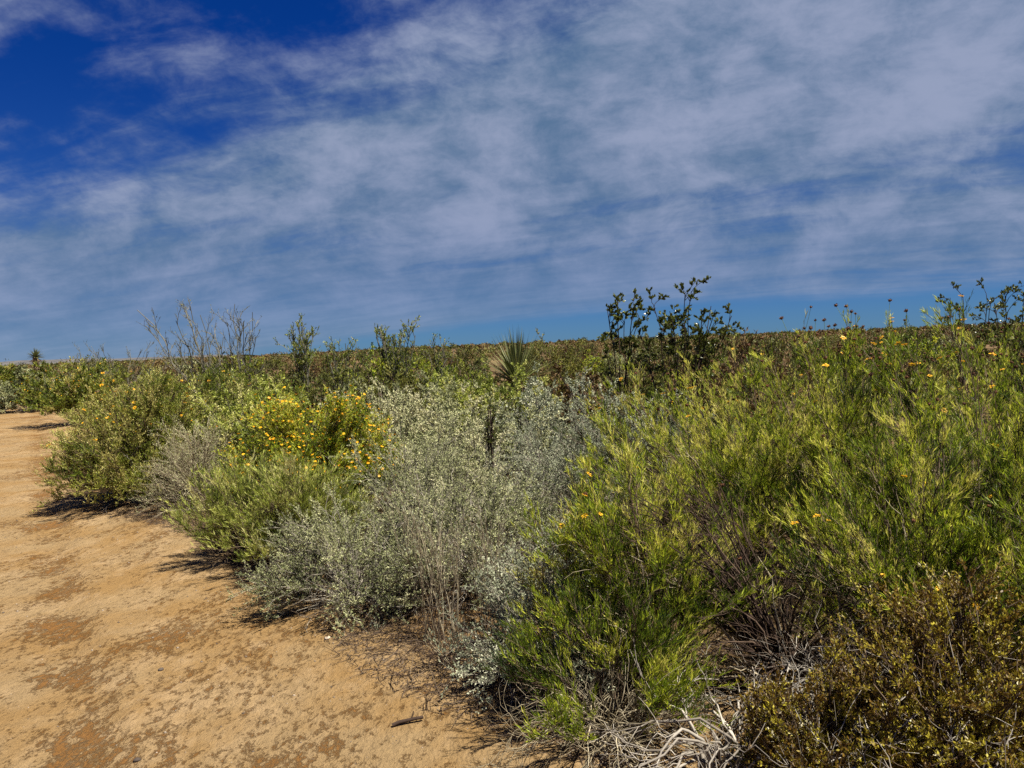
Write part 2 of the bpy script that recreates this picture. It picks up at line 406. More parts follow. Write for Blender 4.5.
stick_heap('dead_brush', 'tangle of bleached white dead branches at the bottom edge beside the small rusty tuft', px(725, 2.5), 2.5, 0.55, 0.2, 34, 31, 'stick_pale', 0.007)
stick_heap('dead_brush', 'pale dry twigs sprawling beneath the rusty low shrub in the corner', px(930, 1.98), 2.0, 0.42, 0.26, 46, 32)
stick_heap('dead_brush', 'thin tan dead twigs under the low sparse green sprig bush', px(590, 2.75), 2.75, 0.40, 0.1, 40, 33, 'stalk_tan', 0.004)
stick_heap('dead_brush', 'light brown dead twigs under the mid height green bush', px(850, 2.75), 2.75, 0.4, 0.22, 40, 34, 'stick_pale', 0.004)

# ================================================================== silver brush in the middle
shrub('silver_shrub', 'small silvery green bush on the sand at the foot of the leaning yellow green bushes', 'bush',
      px(540, 3.35), 3.4, 0.5, 0.33, 41, **{**SAGE, 'n': 46, 'leaf': 'leaf_bluegrey', 'tint': 0.4, 'dead': 46})
shrub('silver_shrub', 'grey silver bush with bare grey stems behind the thin dry stalks', 'bush',
      px(470, 4.6), 4.7, 0.64, 0.72, 42, **{**SAGE, 'n': 66, 'tint': 0.45, 'dead': 130, 'dead_mat': 'stick_pale'})
shrub('silver_shrub', 'low silver bush at the sand edge below the yellow green clump', 'bush',
      px(345, 4.45), 4.5, 0.54, 0.50, 43, **{**SAGE, 'n': 70, 'leaf': 'leaf_silver', 'tint': 0.42, 'dead': 70})
shrub('silver_shrub', 'wide grey green bush right of the orange flowered bush', 'bush',
      px(405, 5.6), 5.7, 0.80, 0.74, 44, **{**SAGE, 'n': 66, 'leaf': 'leaf_silver', 'tint': 0.52})
shrub('silver_shrub', 'blue grey bush touching the left side of the tall leaning green bush', 'bush',
      px(575, 5.6), 5.7, 0.88, 0.72, 45, **{**SAGE, 'n': 66, 'leaf': 'leaf_bluegrey', 'tint': 0.5})
shrub('silver_shrub', 'pale silver bush in the middle of the brush, behind the grey stemmed one', 'bush',
      px(475, 7.0), 7.1, 0.94, 1.0, 46, **{**SAGE, 'n': 62, 'L': 0.02, 'W': 0.01, 'tint': 0.66})
shrub('silver_shrub', 'whitish yellow bush directly behind the orange flowered bush', 'bush',
      px(385, 8.6), 8.7, 1.08, 1.0, 47, **{**SAGE, 'n': 62, 'L': 0.022, 'W': 0.011, 'tint': 0.76})
shrub('silver_shrub', 'pale blue grey bush under the dark arching creosote branch', 'bush',
      px(560, 8.6), 8.7, 1.02, 1.0, 48, **{**SAGE, 'n': 62, 'L': 0.022, 'W': 0.011, 'leaf': 'leaf_bluegrey', 'tint': 0.62})
shrub('silver_shrub', 'pale bush in the far row of silver brush in front of the spiky rosette', 'bush',
      px(500, 10.4), 10.4, 1.10, 1.1, 49, **{**SAGE, 'n': 62, 'L': 0.026, 'W': 0.013, 'leaf': 'leaf_yellow', 'tint': 0.66})
shrub('silver_shrub', 'soft grey green bush filling the gap left of the low arching creosote', 'bush',
      px(625, 6.9), 7.0, 0.92, 0.8, 55, **{**SAGE, 'n': 66, 'L': 0.018, 'W': 0.009, 'leaf': 'leaf_bluegrey', 'tint': 0.5})
shrub('silver_shrub', 'pale grey bush in the back row, left of the spiky rosette', 'bush',
      px(440, 9.6), 9.7, 1.06, 1.0, 56, **{**SAGE, 'n': 66, 'L': 0.022, 'W': 0.011, 'tint': 0.6})
shrub('grey_shrub', 'dry grey brown brush between the big left bush and the orange flowered bush', 'bush',
      px(192, 7.3), 7.4, 0.82, 0.52, 50, **{**SAGE, 'n': 62, 'leaf': 'leaf_silver', 'bark': 'stalk_tan', 'leaves': 4, 'tint': 0.6, 'dead': 110, 'dead_mat': 'stalk_tan'})
shrub('silver_shrub', 'pale yellowish bush tucked left behind the orange flowered bush', 'bush',
      px(243, 8.0), 8.1, 1.14, 0.62, 51, **{**SAGE, 'n': 70, 'L': 0.022, 'W': 0.011, 'leaf': 'leaf_yellow', 'tint': 0.62})
shrub('orange_flower_shrub', 'rounded green bush covered in orange blooms rising from the silver brush', 'flowering bush',
      px(308, 6.3), 6.4, 1.08, 0.70, 52, oranges=98, stuff_fl=1500, ped=(0.03, 0.08), htop=0.66, **{**DAMI, 'leaf': 'leaf_green', 'tint': 0.6, 'hs': (0.3, 0.55), 'n': 170, 'per2': 11})
shrub('goldeneye_shrub', 'bright yellow green clump in front of the orange flowered bush', 'bush',
      px(290, 5.3), 5.35, 0.62, 0.46, 53, seeds=6, daisies=2, **{**GOLD, 'leaf': 'leaf_yellow', 'tint': 0.56, 'n': 70})
shrub('goldeneye_shrub', 'green bush at the sand edge left of the yellow green clump, twiggy foot', 'bush',
      px(232, 5.5), 5.6, 0.6, 0.42, 54, daisies=3, **{**GOLD, 'leaf': 'leaf_yellow', 'tint': 0.46, 'n': 56, 'dead': 80, 'dead_mat': 'bark_brown'})

# ================================================================== left-hand bushes
shrub('mixed_green_shrub', 'large rounded green bush with small orange blooms at the sand edge on the left', 'flowering bush',
      px(142, 8.2), 8.25, 1.30, 0.93, 61, oranges=60, stuff_fl=60, ped=(0.02, 0.05), htop=0.5, **{**DAMI, 'hs': (0.5, 0.9), 'n': 300, 'rough': 0.06, 'tint': 0.70, 'tmax': 90, 'per3': 7})
shrub('mixed_green_shrub', 'deep green bush leaning against the right side of the large left bush', 'bush',
      px(200, 9.1), 9.2, 1.34, 0.92, 62, oranges=24, htop=0.75, ped=(0.01, 0.03), **{**DAMI, 'n': 240, 'rough': 0.06, 'tint': 0.50, 'tmax': 88})
shrub('grey_tuft', 'tiny grey tuft alone on the sand before the large left bush', 'plant',
      px(133, 7.9), 7.85, 0.15, 0.14, 63, **{**SAGE, 'n': 24, 'per2': 4, 'per3': 3, 'leaf': 'leaf_bluegrey', 'dead': 0, 'l2': (0.03, 0.07), 'l3': (0.02, 0.04), 'tint': 0.35})
shrub('mixed_green_shrub', 'second bush along the road with an orange flowered left shoulder', 'flowering bush',
      px(74, 18.3), 18.5, 1.52, 1.35, 64, oranges=40, stuff_fl=160, htop=0.3, **{**DAMI, 'leaf': 'leaf_deep', 'n': 80, 'per3': 4, 'L': 0.04, 'W': 0.015, 'n': 130, 'tint': 0.55})
shrub('silver_shrub', 'pale grey green bush, third along the left roadside', 'bush',
      px(24, 24.5), 24.8, 1.32, 1.3, 65, **{**SAGE, 'n': 70, 'per3': 4, 'L': 0.05, 'W': 0.022, 'leaf': 'leaf_silver', 'tint': 0.4, 'n': 110})
shrub('mixed_green_shrub', 'olive green bush at the left picture edge, farthest along the road', 'bush',
      px(-2, 31), 31, 1.5, 1.7, 66, oranges=20, **{**DAMI, 'n': 110, 'per3': 5, 'L': 0.06, 'W': 0.022, 'tint': 0.5})

# ================================================================== sparse dry plants on the sand edge
STALK = dict(leaf='leaf_bluegrey', bark='stalk_tan', per3=2, leaves=3, L=0.012, W=0.005, up=0.9, rnd=0.4, arch=0.0, r=(0.0026, 0.0013), base=0.5, l2=(0.06, 0.22), l3=(0.03, 0.08), dead=14, dead_mat='bark_dark')
shrub('dry_stalks', 'thin upright tan stalks rooted in the sand in front of the grey stemmed bush', 'dry plant',
      px(430, 3.75), 3.8, 0.66, 0.20, 71, n=26, per2=4, tmax=40, **STALK)
shrub('dry_stalks', 'spindly dry stalks with a dark root crown, right of the upright tan stalks', 'dry plant',
      px(482, 3.85), 3.9, 0.56, 0.16, 72, n=20, per2=4, tmax=45, **STALK)
shrub('dry_stalks', 'pale leafless stalk cluster left of the upright tan stalks', 'dry plant',
      px(400, 4.15), 4.2, 0.62, 0.2, 73, n=20, per2=5, tmax=50, **STALK)
shrub('dry_seedling', 'small dry seedling with dark prostrate twigs on open sand', 'dry plant',
      px(436, 3.43), 3.5, 0.22, 0.13, 74, n=9, per2=2, tmax=60, **{**STALK, 'dead': 26, 'l2': (0.03, 0.08), 'l3': (0.015, 0.04), 'r': (0.003, 0.0014)})
shrub('dry_seedling', 'tiny dark twig clump on the sand beside the silvery green bush', 'dry plant',
      px(474, 3.23), 3.3, 0.08, 0.11, 75, n=9, per2=3, tmax=80, **{**STALK, 'bark': 'bark_dark', 'dead': 8, 'l2': (0.02, 0.06), 'l3': (0.01, 0.03), 'leaves': 0})
shrub('dry_seedling', 'tiny upright dry sprout just above the dark stick', 'dry plant',
      px(411, 3.05), 3.1, 0.07, 0.025, 76, n=6, per2=1, tmax=40, **{**STALK, 'bark': 'bark_brown', 'dead': 0, 'leaves': 0, 'l2': (0.01, 0.03), 'l3': (0.01, 0.02), 'r': (0.002, 0.001)})
shrub('dry_seedling', 'tiny grey green sprout on bare sand below the silver bushes', 'dry plant',
      px(364, 3.95), 4.0, 0.05, 0.05, 77, n=9, per2=2, tmax=70, **{**STALK, 'dead': 4, 'l2': (0.01, 0.03), 'l3': (0.01, 0.02), 'r': (0.002, 0.001)})

rng = np.random.default_rng(80)
P = np.array([[[-0.058, -0.015, 0.004], [-0.03, -0.006, 0.012], [0.0, 0.002, 0.014], [0.03, 0.008, 0.017], [0.062, 0.016, 0.018]]])
st = link('fallen_stick', make_mesh('fallen_stick', [tubes(P, 0.008, 0.006, 0.3, 6), tubes(np.array([[[0.015, 0.005, 0.018], [0.022, 0.012, 0.035], [0.024, 0.014, 0.045]]]), 0.004, 0.002, 0.4, 5)]), M['charred'], None,
          (px(391, 2.98), 3.0, float(gz(px(391, 2.98), 3.0))))
st['label'] = 'short dark broken stick lying on the open sand'; st['category'] = 'stick'


def stone(label, x, y, R, seed, tint):
    r = np.random.default_rng(seed)
    V, F = [], []
    for k in range(7):
        t = PI * k / 6
        for j in range(9):
            a = 2 * PI * j / 9
            V.append([math.sin(t) * math.cos(a) * 1.2, math.sin(t) * math.sin(a), math.cos(t) * 0.6])
    V = np.array(V); V *= (1 + 0.18 * np.sin(V @ r.normal(size=(3, 3)) * 2.2).sum(1, keepdims=True) * 0.5) * R
    F = np.array([[k * 9 + j, (k + 1) * 9 + j, (k + 1) * 9 + (j + 1) % 9, k * 9 + (j + 1) % 9] for k in range(6) for j in range(9)])
    o = link('pebble', make_mesh('pebble', [(V, F, tint)]), M['stone'], None, (x, y, float(gz(x, y)) + R * 0.3), r.uniform(0, 6))
    o['label'] = label; o['category'] = 'stone'


stone('dark pebble on the sand at the bottom picture edge', px(101, 2.72), 2.8, 0.012, 1, 0.0)
stone('small dark pebble on smooth sand left of the stick', px(138, 3.6), 3.65, 0.012, 2, 0.05)
stone('pale pebble on the sand below the silver bushes', px(312, 3.9), 3.95, 0.014, 3, 1.0)

# loose grit and leaf litter, nobody could count it
n = 2600
gy = rng.uniform(2.4, 9, n); gx = edge_x(gy) - np.abs(rng.normal(size=n)) * 1.3 + 0.2
p = np.stack([gx, gy, gz(gx, gy)], 1); s_ = rng.gamma(1.6, 0.0015, n)[:, None]
oct_ = np.array([[1, 0, 0], [0, 1, 0], [-1, 0, 0], [0, -1, 0], [0, 0, 0.8], [0, 0, -0.5]])
V = (p[:, None] + oct_[None] * s_[:, None] * rng.uniform(0.6, 1.4, (n, 6, 1))).reshape(-1, 3)
F = (np.array([[0, 1, 4], [1, 2, 4], [2, 3, 4], [3, 0, 4], [1, 0, 5], [2, 1, 5], [3, 2, 5], [0, 3, 5]])[None] + 6 * np.arange(n)[:, None, None]).reshape(-1, 3)
g = link('gravel', make_mesh('gravel', [(V, F, np.repeat(rng.uniform(0, 0.7, n), 8))]), M['stone']); g['kind'] = 'stuff'; g['label'] = 'scattered grit on the sandy road'

n = 9500
ly = rng.uniform(1.7, 7.5, n); lx = edge_x(ly) + rng.gamma(1.7, 0.42, n) - 0.24
p = np.stack([lx, ly, gz(lx, ly) + 0.004], 1)
d = unit(rng, n); d[:, 2] *= 0.25; d = nrm(d)
E = p + d * rng.uniform(0.02, 0.14, n)[:, None]; E[:, 2] = np.maximum(E[:, 2], p[:, 2])
tw = bez(p, (p + E) / 2 + rng.normal(size=p.shape) * 0.006, E, 4)
n2 = 16000
ly = rng.uniform(1.7, 8.5, n2); lx = edge_x(ly) + rng.gamma(1.7, 0.5, n2) - 0.2
p2 = np.stack([lx, ly, gz(lx, ly) + 0.004], 1); d2 = unit(rng, n2); d2[:, 2] = np.abs(d2[:, 2]) * 0.2; d2 = nrm(d2)
g = link('debris', make_mesh('debris', [tubes(tw, 0.0018, 0.0008, rng.uniform(0, 0.9, n)), blades(p2, d2, nrm(np.cross(d2, np.array([0, 0, 1.0]) + 0.4 * unit(rng, n2))), 0.02, 0.006, rng.uniform(0, 0.8, n2))]), M['bark_brown'])
g['kind'] = 'stuff'; g['label'] = 'brown twigs and leaf litter under the bushes'


# ================================================================== creosotes, bare shrubs, sotol, yucca
def limbs(rng, x, y, ends, n):
    """main limbs towards given (sideways, height) ends in metres"""
    E = np.array([[a - x, rng.normal() * 0.22, z] for a, z in ends])
    B = np.stack([rng.normal(size=len(E)) * 0.04, rng.normal(size=len(E)) * 0.04, np.full(len(E), -0.03)], 1)
    Mm = B * 0.5 + E * np.array([0.36, 0.4, 0.52])
    return bez(B, Mm, E, n, rng, 0.008)


def seen(pts, d):
    return [(px(a, d), CAMZ + (360.5 - 0.0384 * a - b) * d / FPX) for a, b in pts]


def creosote(label, x, y, H, R, seed, n=9, tmax=38, lean=(0, 0), dense_base=0, leaf='leaf_creosote', group=None, L=0.030, W=0.018, clumps=7, name='creosote_bush', leafn=16, t2=(0.60, 1.0), ends=None):
    rng = np.random.default_rng(seed)
    root = thing(name, label, 'bush', x, y, 0, group)
    P1 = limbs(rng, x, y, ends, 8) if ends else skeleton(rng, H, R / max(math.sin(math.radians(tmax)), 0.3), n, 0.1, tmax, lean, 0.10, 8, 0.012, 0.2, 0.3)
    n = len(P1)
    P2, i2 = offshoots(rng, P1, clumps, *t2, 0.05 * H, 0.12 * H, 0.7, 0.12, 0.8, 6, 0.015, 0.05)
    P3, i3 = offshoots(rng, P2, 6, 0.4, 1.0, 0.015 * H, 0.035 * H, 0.7, 0.2, 0.8, 4, 0.02)
    wood = [tubes(P1, 0.009 * rng.uniform(0.6, 1.3, n), 0.004, rng.uniform(0, 0.8, n), 4), tubes(P2, 0.0045, 0.002, 0.4), tubes(P3, 0.002, 0.0012, 0.4)]
    fol = [leafage(rng, P3, leafn, 0.2, 1.0, L, W, 0.8, 0.4, 0.6, 0.4 + rng.normal(size=len(P3)) * 0.15)]
    if dense_base:
        Q1 = skeleton(rng, H * 0.46, R * 1.05, dense_base, 0.2, 80)
        Q2, _ = offshoots(rng, Q1, 7, 0.3, 1, 0.12, 0.28, 0.8, 0.5, 0.6, 5, 0.02)
        Q3, _ = offshoots(rng, Q2, 4, 0.3, 1, 0.05, 0.12, 0.8, 0.5, 0.6, 4, 0.02)
        wood += [tubes(Q1, 0.005, 0.002, 0.4), tubes(Q2, 0.002, 0.001, 0.4)]
        fol.append(leafage(rng, Q3, 9, 0.2, 1, 0.022, 0.011, 0.8, 0.4, 0.6, 0.35 + rng.normal(size=len(Q3)) * 0.2))
    link('branchwork', make_mesh('branchwork', wood), M['bark_dark'], root)
    link('foliage', make_mesh('foliage', fol), M[leaf], root)
    return root


creosote('dark creosote with several leafy branches spread against the sky', px(680, 8.3), 8.4, 2.05, 0.62, 93, dense_base=80, ends=seen([(659, 306), (668, 312), (677, 318), (690, 292), (697, 290), (701, 318), (711, 310), (716, 308), (735, 316), (728, 328), (648, 334), (712, 332), (684, 326), (664, 330), (720, 322)], 8.4))
creosote('thin dark creosote branch spray left of the big spread creosote', px(622, 8.6), 8.7, 2.0, 0.24, 94, ends=seen([(612, 308), (622, 301), (632, 308), (606, 334), (640, 318), (626, 322)], 8.7))
creosote('low dark brown creosote arching over the blue grey brush', px(632, 7.3), 7.4, 1.18, 0.5, 95, n=10, tmax=55, lean=(-0.42, -0.1), leaf='leaf_brown', leafn=8)
creosote('two stemmed dark creosote above the bush tops at far right', px(968, 8.8), 8.9, 2.0, 0.20, 96, leafn=8, ends=seen([(954, 294), (966, 298), (980, 300), (972, 310)], 8.9))
creosote('dark creosote at the right picture edge, right of the two stemmed one', px(1012, 8.8), 8.9, 2.0, 0.27, 97, leafn=8, ends=seen([(1003, 292), (1012, 300), (1022, 304), (996, 312), (1030, 298)], 8.9))
creosote('small dark creosote sprig sticking out of the pale silver bush', px(487, 6.9), 6.7, 1.0, 0.10, 98, n=4, tmax=18, leafn=5, clumps=6, L=0.018, W=0.009)
creosote('slim dark sprig beside the small creosote sprig in the silver brush', px(523, 6.9), 6.75, 0.98, 0.08, 99, n=3, tmax=14, leafn=5, clumps=6, L=0.018, W=0.009)


def bare(label, x, y, H, R, seed, n=12, tmax=45, leaves=2, lean=(0, 0), per=(7, 5), name='bare_shrub', L=0.03, W=0.012, arch=0.0, cat='shrub', ends=None, leaf='leaf_olive'):
    rng = np.random.default_rng(seed)
    root = thing(name, label, cat, x, y)
    P1 = limbs(rng, x, y, ends, 9) if ends else skeleton(rng, H, R / max(math.sin(math.radians(tmax)), 0.3), n, arch, tmax, lean, 0.10, 9, 0.012, 0.2, 0.4)
    n = len(P1)
    P2, i2 = offshoots(rng, P1, per[0], 0.3, 0.98, 0.07 * H, 0.17 * H, 0.8, 0.2, 0.6, 6, 0.02)
    P3, i3 = offshoots(rng, P2, per[1], 0.2, 1.0, 0.03 * H, 0.08 * H, 0.8, 0.3, 0.6, 4, 0.02)
    link('branchwork', make_mesh('branchwork', [tubes(P1, 0.012, 0.005, rng.uniform(0, 0.8, n), 4), tubes(P2, 0.006, 0.003, rng.uniform(0.1, 0.9, len(P2))), tubes(P3, 0.0032, 0.002, rng.uniform(0.2, 1, len(P3)))]), M['bare_grey'], root)
    if leaves:
        link('foliage', make_mesh('foliage', [leafage(rng, P3, leaves, 0.2, 1, L, W, 0.7, 0.3, 0.7, 0.5 + rng.normal(size=len(P3)) * 0.15)]), M[leaf], root)
    return root


bare('bare grey branched shrub with one long limb reaching left over the bushes', px(222, 12), 12, 2.3, 0.85, 101, leaves=1, per=(9, 6), ends=seen([(148, 307), (163, 326), (176, 318), (186, 308), (197, 303), (204, 314), (210, 330), (190, 334), (222, 336), (172, 340)], 12))
bare('slender bare shrub with a forked open top, right of the long limbed one', px(236, 12.6), 12.7, 2.42, 0.42, 102, leaves=1, per=(9, 6), ends=seen([(237, 302), (248, 309), (228, 318), (252, 320), (262, 334), (240, 326)], 12.7))
bare('upright wispy grey green shrub standing alone against the sky', px(302, 13.2), 13.3, 1.95, 0.36, 103, n=16, tmax=22, leaves=12, leaf='leaf_deep')
bare('low thin grey shrub right of the wispy upright one', px(342, 13.5), 13.6, 1.7, 0.5, 104, n=12, tmax=36, leaves=9, leaf='leaf_deep')
bare('feathery upright shrub rising from a dark green bush mid left', px(397, 14), 14.1, 1.9, 0.42, 105, n=20, tmax=28, leaves=12, leaf='leaf_deep')
bare('thin scraggly shrub just right of the feathery upright one', px(436, 15), 15, 1.8, 0.5, 106, n=9, tmax=40, leaves=9, leaf='leaf_deep')
bare('dark scraggly shrub on the skyline above the roadside bushes', px(112, 21), 21.5, 2.1, 1.3, 107, n=16, tmax=55, leaves=2)
bare('slim dark scraggly shrub at the left end of the skyline thicket', px(80, 26), 26.5, 1.95, 0.9, 108, n=12, tmax=50, leaves=2)

MOUND = dict(n=60, per2=7, per3=4, leaves=8, L=0.045, W=0.016, dead=0)
shrub('olive_shrub', 'dark green bush at the foot of the feathery upright shrub', 'bush', px(400, 12.6), 12.7, 1.2, 0.72, 111, leaf='leaf_olive', tint=0.55, **MOUND)
shrub('olive_shrub', 'dark olive bush below the wispy upright shrub', 'bush', px(325, 12.3), 12.4, 1.25, 0.85, 112, leaf='leaf_olive', tint=0.5, **MOUND)
shrub('olive_shrub', 'olive green bush below the bare long limbed shrub', 'bush', px(255, 11.3), 11.4, 1.3, 0.8, 113, leaf='leaf_deep', tint=0.5, **MOUND)
shrub('olive_shrub', 'brownish green bush right behind the spiky rosette', 'bush', px(556, 16.5), 16.6, 1.7, 0.8, 114, leaf='leaf_olive', tint=0.75, **MOUND)
shrub('olive_shrub', 'yellowish green bush left of the spiky rosette', 'bush', px(462, 13.0), 13.1, 1.15, 0.8, 115, leaf='leaf_yellow', tint=0.35, **MOUND)
shrub('olive_shrub', 'dark brown bush right of the big spread creosote', 'bush', px(742, 9.5), 9.6, 1.4, 0.75, 116, leaf='leaf_brown', tint=0.55, **MOUND)
shrub('olive_shrub', 'dark bush behind the low arching creosote', 'bush', px(630, 10.5), 10.6, 1.12, 0.7, 117, leaf='leaf_olive', tint=0.5, **MOUND)


def rosette(rng, n, L, W, tint0=0.5, th0=4, th1=88):
    az = rng.uniform(0, 2 * PI, n); th = np.radians(rng.uniform(th0, th1, n))
    d = np.stack([np.sin(th) * np.cos(az), np.sin(th) * np.sin(az), np.cos(th)], 1)
    s = nrm(np.cross(d, np.array([0, 0, 1.0]) + 0.05 * unit(rng, n)))
    ll = L * rng.uniform(0.75, 1.05, n)
    nn = np.cross(s, d)
    # stiff tapering blades in two bent halves with a keel
    p0 = d * 0.04; p1 = d * ll[:, None] * 0.45; p2 = d * ll[:, None] - np.array([0, 0, 1.0]) * (np.sin(th) * ll * 0.10)[:, None]
    w = W / 2
    V = np.stack([p0 - s * w, p0 - nn * w * 0.5, p0 + s * w, p1 - s * w * 0.85, p1 - nn * w * 0.4, p1 + s * w * 0.85, p2], 1).reshape(-1, 3)
    b = 7 * np.arange(n)[:, None, None]
    F4 = (np.array([[0, 1, 4, 3], [1, 2, 5, 4]])[None] + b).reshape(-1, 4)
    F3 = (np.array([[3, 4, 6], [4, 5, 6]])[None] + b).reshape(-1, 3)
    t = np.clip(tint0 + rng.normal(size=n) * 0.2, 0, 1)
    return [(V, F4, np.repeat(t, 2)), (V, F3, np.repeat(t, 2))]


def shift(ch, dz):
    return [(v + np.array([0, 0, dz]), f, t) for v, f, t in ch]


rng = np.random.default_rng(120)
r_ = thing('sotol_plant', 'spiky rosette plant with stiff radiating blades on the skyline at picture centre', 'plant', px(517, 12), 12)
Pt = np.array([[[0, 0, -0.05], [0.01, 0, 0.4], [0, 0.02, 0.84]]])
link('trunk', make_mesh('trunk', [tubes(Pt, 0.16, 0.13, 0.3, 10)]), M['thatch'], r_)
link('rosette', make_mesh('rosette', shift(rosette(rng, 190, 0.92, 0.026, 0.5, 3, 82), 0.86)), M['sotol_blade'], r_)

r_ = thing('yucca_tree', 'lone yucca tree with a shaggy trunk far off at the left skyline', 'tree', px(38, 42), 42)
Pt = np.array([[[0, 0, -0.1], [0.03, 0, 0.7], [0.0, 0.02, 1.3], [-0.03, 0, 1.85]]])
sk = rosette(rng, 160, 0.4, 0.04, 0.5, 100, 170)
tr_ = link('trunk', make_mesh('trunk', [tubes(Pt, 0.17, 0.14, 0.4, 10)]), M['thatch'], r_)
link('dead_skirt', make_mesh('dead_skirt', shift(sk, 1.75) + shift(rosette(rng, 120, 0.35, 0.04, 0.4, 110, 172), 1.4)), M['thatch'], tr_)
link('crown', make_mesh('crown', shift(rosette(rng, 130, 0.55, 0.04, 0.5, 3, 100), 1.85)), M['sotol_blade'], r_)

# ================================================================== desert scrub behind, one by one
FAR = dict(n=34, per2=6, per3=3, leaves=6, dead=0, r=(0.009, 0.004))
species = [
    ('creosote_bush', 'dark green creosote scrub bush on the plain behind the brush', dict(H=1.35, R=0.95, leaf='leaf_olive', L=0.06, W=0.03, tint=0.45), 'dark creosote scrub on the plain', 0.34),
    ('rusty_shrub', 'rust brown low scrub bush on the plain behind the brush', dict(H=0.95, R=0.9, leaf='leaf_brown', L=0.06, W=0.03, tint=0.6), 'rust brown scrub on the plain', 0.36),
    ('grey_shrub', 'grey green low scrub bush on the plain behind the brush', dict(H=0.9, R=0.8, leaf='leaf_silver', L=0.05, W=0.026, tint=0.4), 'grey green scrub on the plain', 0.12),
    ('mixed_green_shrub', 'yellow green scrub bush on the plain behind the brush', dict(H=1.05, R=0.9, leaf='leaf_green', L=0.06, W=0.022, tint=0.42), 'yellow green scrub on the plain', 0.18),
]
protos = []
for k, (nm, lb, kw, gp, share) in enumerate(species):
    protos.append([shrub(nm, lb, 'bush', 0, 0, kw['H'], kw['R'], 200 + 10 * k + j, group=gp, leaf=kw['leaf'], L=kw['L'], W=kw['W'], tint=kw['tint'], tmax=78, **FAR) for j in range(3)])
rng = np.random.default_rng(300)
used = set()
placed = 0
cum = np.cumsum([s[4] for s in species])
spots = []
while placed < 290:
    d = 10.5 * (95 / 10.5) ** rng.uniform(0, 1) ** 0.85
    cx = rng.uniform(-40, 1070)
    x, y = px(cx, d), d
    if d < 36 and x < edge_x(y) + 1.3 + 0.02 * d:
        continue
    if d < 14 and 360 < cx < 640 or d < 34 and cx < 150:
        continue
    if any((x - a) ** 2 + (y - b) ** 2 < (0.8 + 0.012 * d) ** 2 for a, b in spots):
        continue
    spots.append((x, y)); placed += 1
    k = int(np.searchsorted(cum, rng.uniform(0, 0.9999))); j = int(rng.integers(3))
    s = 0.65 + 0.75 * rng.uniform(0, 1) ** 1.4 * (0.6 if d < 20 else 1.0)
    if (k, j) not in used:
        used.add((k, j)); o = protos[k][j]
        o.location = (x, y, float(gz(x, y))); o.rotation_euler.z = rng.uniform(0, 6.28); o.scale = (s, s, s)
    else:
        copy_plant(protos[k][j], x, y, rng.uniform(0, 6.28), s)

# far scrub that reads as one mass
def far_mass(name, label, n, dmin, dmax, seed, mat, per, size, leaf):
    rng = np.random.default_rng(seed)
    d = dmin * (dmax / dmin) ** rng.uniform(0, 1, n)
    x = px(rng.uniform(-80, 1110, n), d)
    ok = x > -1e9
    x, d = x[ok], d[ok]; n = len(x)
    H = np.clip(rng.gamma(6.0, 0.15, n), 0.4, 2.2) * size
    i = np.repeat(np.arange(n), per); K = len(i)
    u = unit(rng, K); u[:, 2] = np.abs(u[:, 2]); rr = rng.uniform(0.45, 1.0, K)[:, None]
    p = np.stack([x[i], d[i], gz(x, d)[i]], 1) + u * rr * np.stack([H[i] * 0.85, H[i] * 0.85, H[i]], 1)
    sc = (leaf * np.clip(d / 80, 1, 4))[i]
    dd = nrm(unit(rng, K) + np.array([0, 0, 0.6]))
    o = link(name, make_mesh(name, [blades(p, dd, nrm(np.cross(dd, unit(rng, K))), sc * 1.8, sc, np.clip(0.5 + rng.normal(size=n)[i] * 0.18 + rng.normal(size=K) * 0.15, 0, 1))]), M[mat])
    o['kind'] = 'stuff'; o['label'] = label


far_mass('shrubbery', 'far rust brown desert scrub reading as one belt', 2400, 70, 1500, 401, 'leaf_brown', 90, 0.9, 0.10)
far_mass('undergrowth', 'far dark green desert scrub reading as one belt', 2000, 70, 1500, 402, 'leaf_olive', 90, 1.05, 0.10)


